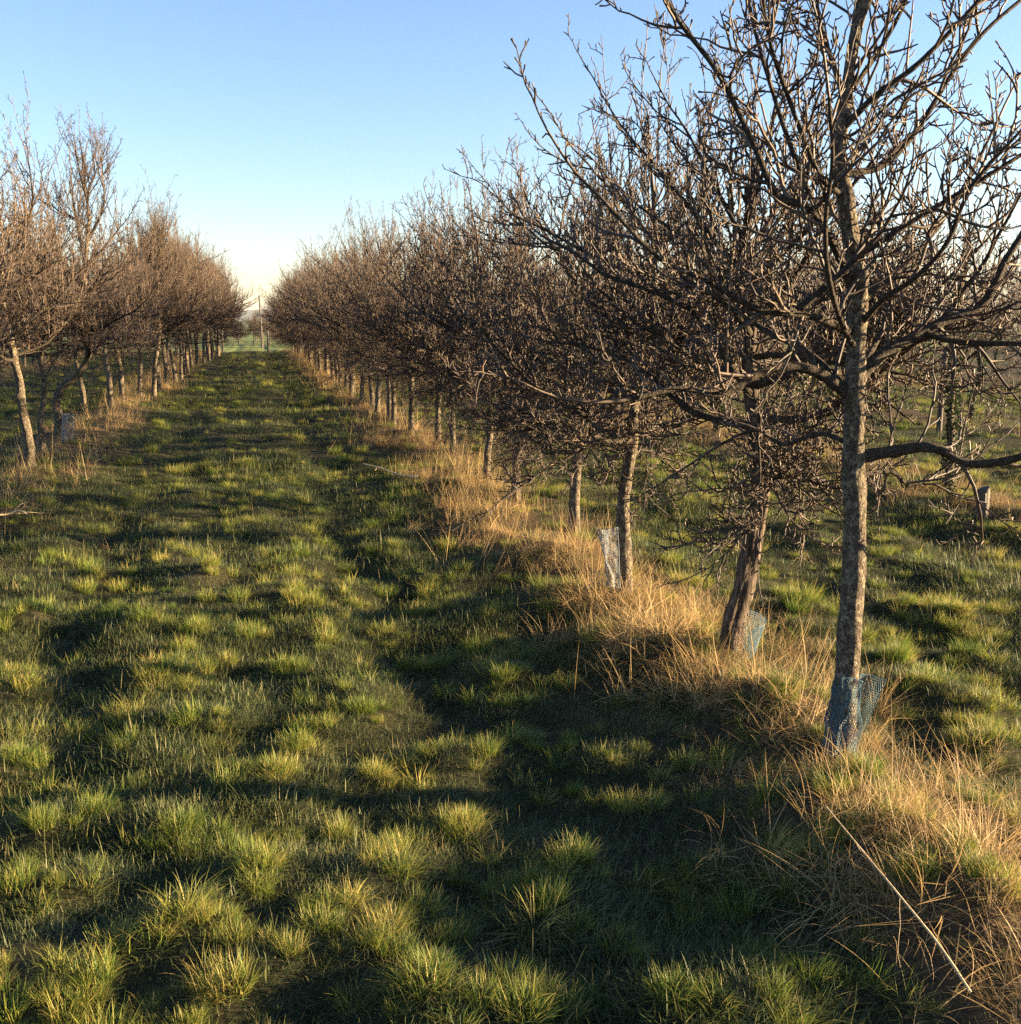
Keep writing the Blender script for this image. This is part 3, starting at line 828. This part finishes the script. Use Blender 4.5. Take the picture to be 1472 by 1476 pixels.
S = S * np.clip(1 + .35 * patch(X, Y, .8, 41), .6, 1.6)
for mx, my, ms in DRY_AT:
    q = int((24 if my > 3.6 else 15) * ms)
    X = np.concatenate([X, NR.normal(mx, .16, q)]); Y = np.concatenate([Y, NR.normal(my, .16, q)]); S = np.concatenate([S, NR.uniform(.32, .6, q) * (.6 + .4 * ms)])
    rot = np.concatenate([rot, np.stack([NR.normal(0, .3, q), NR.normal(0, .3, q), NR.uniform(0, 6.28, q)], 1)])
tint = np.clip(.5 + .3 * patch(X, Y, 1.0, 28) + NR.normal(0, .22, len(X)), 0, 1)
scatter('dry_grass', np.stack([X, Y, height(X, Y)], 1), NR.integers(0, len(dry), len(X)), rot, S, tint, dry, 'tawny dead grass matted along the foot of the tree rows')
X, Y = [], []
for n, y0, y1, w, rws in ((30, 3.4, 7, .3, [ROW_R]), (150, 7, 20, .34, [ROW_R]), (400, 20, 49, .33, [ROW_R]), (350, 9, 49, .3, [ROW_L]), (420, 6, 48, .4, ROWS[3:])):
    x, y = strip(n, y0, y1, w, rws); X.append(x); Y.append(y)
X = np.concatenate(X); Y = np.concatenate(Y)
rot = np.stack([NR.normal(0, .15, len(X)), NR.normal(0, .15, len(X)), NR.uniform(0, 6.28, len(X))], 1)
scatter('dry_stalks', np.stack([X, Y, height(X, Y)], 1), NR.integers(0, len(stalk), len(X)), rot, NR.uniform(.45, 1.0, len(X)), NR.uniform(.2, 1, len(X)), stalk, 'thin pale dead stalks standing in the dry grass of the rows')

# ------------------------------------------------------------------ mesh tree guards
def net(name, surf, nu, nv, mat, loc, label, group='plastic mesh tree guards', rad=.0011, du=.5):
    """diamond netting on a surface surf(u, v): two families of slanted strands and a hem along top and bottom"""
    T = Tubes(); seg = 18
    for fam in (1, -1):
        for k in range(-nv, nu + nv):
            pts = []
            for s in range(seg + 1):
                v = s / seg; u = (k + fam * v * nv * du + (0 if fam > 0 else 0)) / nu
                if 0 <= u <= 1: pts.append(tuple(surf(u, v)))
            if len(pts) > 2: T.add(pts, [rad] * len(pts), 3)
    for v in (0.0, 1.0):
        pts = [tuple(surf(u, v)) for u in np.linspace(0, 1, 40)]; T.add(pts, [rad * 1.3] * 40, 4)
    for u in (0.0, 1.0):
        pts = [tuple(surf(u, v)) for v in np.linspace(0, 1, 20)]; T.add(pts, [rad * 1.3] * 20, 4)
    o = T.build(name, [mat]); o.location = loc
    return tag(o, label, 'tree guard', group)

right = np.array((math.cos(YAW), -math.sin(YAW), 0)); fwd = np.array((math.sin(YAW), math.cos(YAW), 0)); upv = np.array((0, 0, 1.0))
def guard1(u, v):
    h = .28 * v
    c = right * .02 * v + upv * (h - .0)
    if u < .72:                                   # wraps the trunk from its right front round the left to the back
        a = R(-60) - u / .72 * R(250)
        r = .056 + .006 * math.sin(13 * u + 5 * v) + .004 * math.sin(31 * u - 11 * v) + .003 * math.sin(47 * u + 19 * v) + .02 * (1 - v) ** 1.5
        return c + right * math.cos(a) * r + fwd * math.sin(a) * r + upv * (.02 * math.sin(7 * u) * v)
    t = (u - .72) / .28                           # the loose flap leaving to the right
    a = R(-310); r = .054 + .02 * (1 - v) ** 1.5
    p = c + right * math.cos(a) * r + fwd * math.sin(a) * r
    return p + right * t * (.03 + .075 * v) + fwd * (.02 * math.sin(t * 3) - .01 * t) + upv * (-.02 * t * v)
net('tree_guard', guard1, 56, 30, M_NET, b1 + Vector((0, 0, .03)), 'blue plastic mesh guard loosely wrapped round the foot of the nearest trunk')
b3 = ground_at(903, 862)
def guard3(u, v):
    a = R(-100) - u * R(215)
    r = .075 + .045 * v ** 1.5 * (.5 + .5 * math.sin(u * 3)) + .008 * math.sin(8 * u) + .007 * math.sin(21 * u + 7 * v) + .005 * math.sin(37 * u - 13 * v)
    return right * (-.03 - .02 * v + math.cos(a) * r) + fwd * math.sin(a) * r + upv * (.08 + .36 * v - .09 * v * u)
net('tree_guard', guard3, 42, 30, M_NETPALE, b3, 'pale opened plastic mesh guard flaring left of the third trunk')
def guard2(u, v):
    a = R(-80) + u * R(150)
    r = .085 + .03 * v
    return right * (.045 + .02 * v + math.cos(a) * r) + fwd * math.sin(a) * r + upv * (.01 + .2 * v - .05 * v * (1 - u))
net('tree_guard', guard2, 32, 18, M_NET, b2, 'small blue plastic mesh guard half sunk in dry grass at the cracked leaning trunk')
bl = ground_at(96, 640)
def guard4(u, v):
    a = u * R(300)
    return right * math.cos(a) * .07 + fwd * math.sin(a) * .07 + upv * (.38 * v) + right * .05 * v
net('tree_guard', guard4, 26, 30, M_NETPALE, bl, 'pale mesh guard standing beside the bent trunk of the left row', rad=.002)

# ------------------------------------------------------------------ stump, sticks, stalk, stake
def stump(loc, h, r, seed):
    rg = np.random.default_rng(seed); n, k = 12, 18
    th = np.arange(k) * math.tau / k
    V = []
    for i in range(n):
        f = i / (n - 1)
        rr = r * (1 + .35 * math.exp(-f * 6)) * (1 + .06 * np.sin(3 * th + f) + .04 * rg.normal(size=k))
        V.append(np.stack([rr * np.cos(th), rr * np.sin(th), np.full(k, -.08 + f * (h + .08)) + (.02 * np.cos(th) if i == n - 1 else 0)], 1))
    top = np.stack([r * .5 * np.cos(th), r * .5 * np.sin(th), np.full(k, h + .004)], 1); V.append(top)
    V.append(np.stack([r * .02 * np.cos(th), r * .02 * np.sin(th), np.full(k, h)], 1))
    V = np.concatenate(V); n += 2
    i = np.arange(n - 1)[:, None] * k; j = np.arange(k)[None, :]; jn = (j + 1) % k
    F = np.stack([i + j, i + jn, i + k + jn, i + k + j], axis=-1).reshape(-1, 4)
    return mesh_obj('tree_stump', V, F, [M_WOOD], loc=loc)
ps = ground_at(1415, 748)
tag(stump(ps, .26, .05, 3), 'short dark stump in the dry grass at the right picture edge', 'stump')

def stick(name, pts, r0, r1, mat, label, cat, sub=0, seed=1):
    rg = random.Random(seed); T = Tubes()
    q = smooth_path(pts, 26); o0 = q[0]
    T.add(q, [x * rg.uniform(.9, 1.1) for x in taper(26, r0, r1)], 7)
    for _ in range(sub):
        p, d = at_frac(q, rg.uniform(.2, .9)); s = walk(rg, p, side_dir(rg, d, rg.uniform(.4, .9), .3), rg.uniform(.06, .2), 5, .15, 0)
        T.add(s, taper(6, r0 * .5, r0 * .25), 5)
    return tag(T.build(name, [mat], origin=o0), label, cat)
def gp(px, py, up): w = ground_at(px, py); return (w.x, w.y, w.z + up)
stick('dead_stalk', [gp(1185, 1275, .24), gp(1234, 1325, .21), gp(1292, 1385, .18), gp(1348, 1436, .14), gp(1396, 1474, .08)], .0016, .0036, M_STRAW,
      'long pale dead stalk lying across the grass in the bottom right corner', 'stalk', 2)
stick('fallen_branch', [gp(524, 680, .09), gp(550, 685, .07), gp(575, 692, .06), gp(605, 700, .08)], .007, .012, M_STRAW,
      'pale fallen branch sticking out of the dry grass beside the right row', 'branch', 2, 4)
stick('fallen_branch', [gp(-20, 760, .05), gp(8, 752, .06), gp(28, 744, .09), gp(40, 750, .05)], .009, .006, M_STRAW,
      'pale fallen branch lying at the left picture edge below the leftmost tree', 'branch', 4, 6)
def stake(px, dist, top_py, r, label):
    w = at_dist(px, 600, dist); z = gh(w.x, w.y); top = at_dist(px, top_py, dist).z
    T = Tubes(); q = [(0, 0, -.1), (0, 0, (top - z) * .5), (.01, 0, top - z - .03), (.01, 0, top - z), (.01, 0, top - z + .001)]
    T.add(q, [r, r, r, r * .85, .001], 10)
    o = T.build('tree_stake', [M_WOOD]); o.location = (w.x, w.y, z)
    return tag(o, label, 'stake', 'grey stakes in the rows behind')
stake(1137, 13.5, 375, .045, 'grey wooden stake standing behind the second tree, seen through its branches')
stake(1355, 16.0, 505, .04, 'thin grey stake in the far rows, right of the nearest trunk')

# ------------------------------------------------------------------ fence and pole at the end of the lane
fence = empty('wire_fence', (0, 54.0, 0), 'post and wire fence closing the far end of the grass lane', 'fence')
frg = random.Random(8)
fx = [-14 + 2.1 * k for k in range(20)]
for x in fx:
    T = Tubes(); z = gh(x, 54); h = frg.uniform(1.0, 1.15); dx = frg.gauss(0, .03)
    T.add([(x, 0, z - .2), (x + dx * .5, 0, z + h * .5), (x + dx, 0, z + h), (x + dx, 0, z + h + .02)], [.045, .045, .043, .004], 8)
    T.build('post', [M_WOOD], fence)
for hz in (.35, .65, .95):
    T = Tubes(); pts = [(x, -.05, gh(x, 54) + hz) for x in fx]; T.add(pts, [.004] * len(pts), 4); T.build('wire', [M_WIRE], fence)
pw = at_dist(378, 500, 72.0); pz = gh(pw.x, pw.y)
pole = empty('utility_pole', (pw.x, pw.y, pz), 'tall thin wooden pole rising in the gap at the end of the lane', 'pole')
T = Tubes(); ph = at_dist(376, 426, 72.0).z - pz
T.add([(0, 0, -.3), (-.02, 0, ph * .5), (-.06, 0, ph), (-.06, 0, ph + .03)], [.055, .05, .04, .005], 10); T.build('shaft', [M_WOOD], pole)
T = Tubes(); T.add([(.08, 0, -.2), (.05, 0, ph * .25), (.0, 0, ph * .5)], [.03, .03, .02], 6); T.build('brace', [M_WOOD], pole)

# ------------------------------------------------------------------ haze
def box(name, lo, hi, mat):
    V = np.array([(x, y, z) for z in (lo[2], hi[2]) for y in (lo[1], hi[1]) for x in (lo[0], hi[0])])
    F = np.array([(0, 2, 3, 1), (4, 5, 7, 6), (0, 1, 5, 4), (2, 6, 7, 3), (0, 4, 6, 2), (1, 3, 7, 5)])
    return mesh_obj(name, V, F, [mat], smooth=False)
HAZE = 0.00006
if HAZE:
    m, n, l, b, out = nt('air'); n.remove(b)
    v = n.new('ShaderNodeVolumePrincipled'); v.inputs['Density'].default_value = HAZE; v.inputs['Color'].default_value = (.8, .86, .95, 1); v.inputs['Anisotropy'].default_value = .3
    l.new(v.outputs[0], out.inputs['Volume'])
    tag(box('haze', (-11000, -4000, -90), (11000, 11000, 46), m), kind='stuff')

# ------------------------------------------------------------------ light and sky
w = D.worlds.new('World'); scene.world = w; w.use_nodes = True
n, l = w.node_tree.nodes, w.node_tree.links
sky = n.new('ShaderNodeTexSky'); sky.sky_type = 'NISHITA'; sky.sun_disc = False
sky.sun_elevation = SUN_EL; sky.sun_rotation = SUN_AZ
sky.air_density = 1.0; sky.dust_density = .12; sky.ozone_density = 2.6; sky.altitude = 50
sky_t = mixc(n, l, sky.outputs[0], (1.02, .955, 1.06), 1.0, 'MULTIPLY'); l.new(sky_t, n['Background'].inputs[0]); n['Background'].inputs[1].default_value = .05
sl = D.lights.new('sun', 'SUN'); sl.energy = 5.0; sl.angle = R(.55); sl.color = (1, .735, .42)
so = D.objects.new('sun', sl); COL.objects.link(so)
sd = Vector((math.sin(SUN_AZ) * math.cos(SUN_EL), math.cos(SUN_AZ) * math.cos(SUN_EL), math.sin(SUN_EL)))
so.rotation_euler = (-sd).to_track_quat('-Z', 'Y').to_euler(); so.location = sd * 60

cam = D.cameras.new('camera'); co = D.objects.new('camera', cam); COL.objects.link(co)
cam.sensor_width = 36; cam.lens = 36 * FPX / 1476; cam.clip_start = .05; cam.clip_end = 30000
co.location = (0, 0, CAM_H); co.rotation_euler = (math.pi / 2 - PITCH, 0, -YAW)
scene.camera = co
vs = scene.view_settings; vs.view_transform = 'Standard'; vs.look = 'None'; vs.exposure = 2.72; vs.gamma = 1.0
scene.cycles.use_denoising = False; scene.cycles.sample_clamp_indirect = 3.0; scene.cycles.max_bounces = 6; scene.cycles.transparent_max_bounces = 8
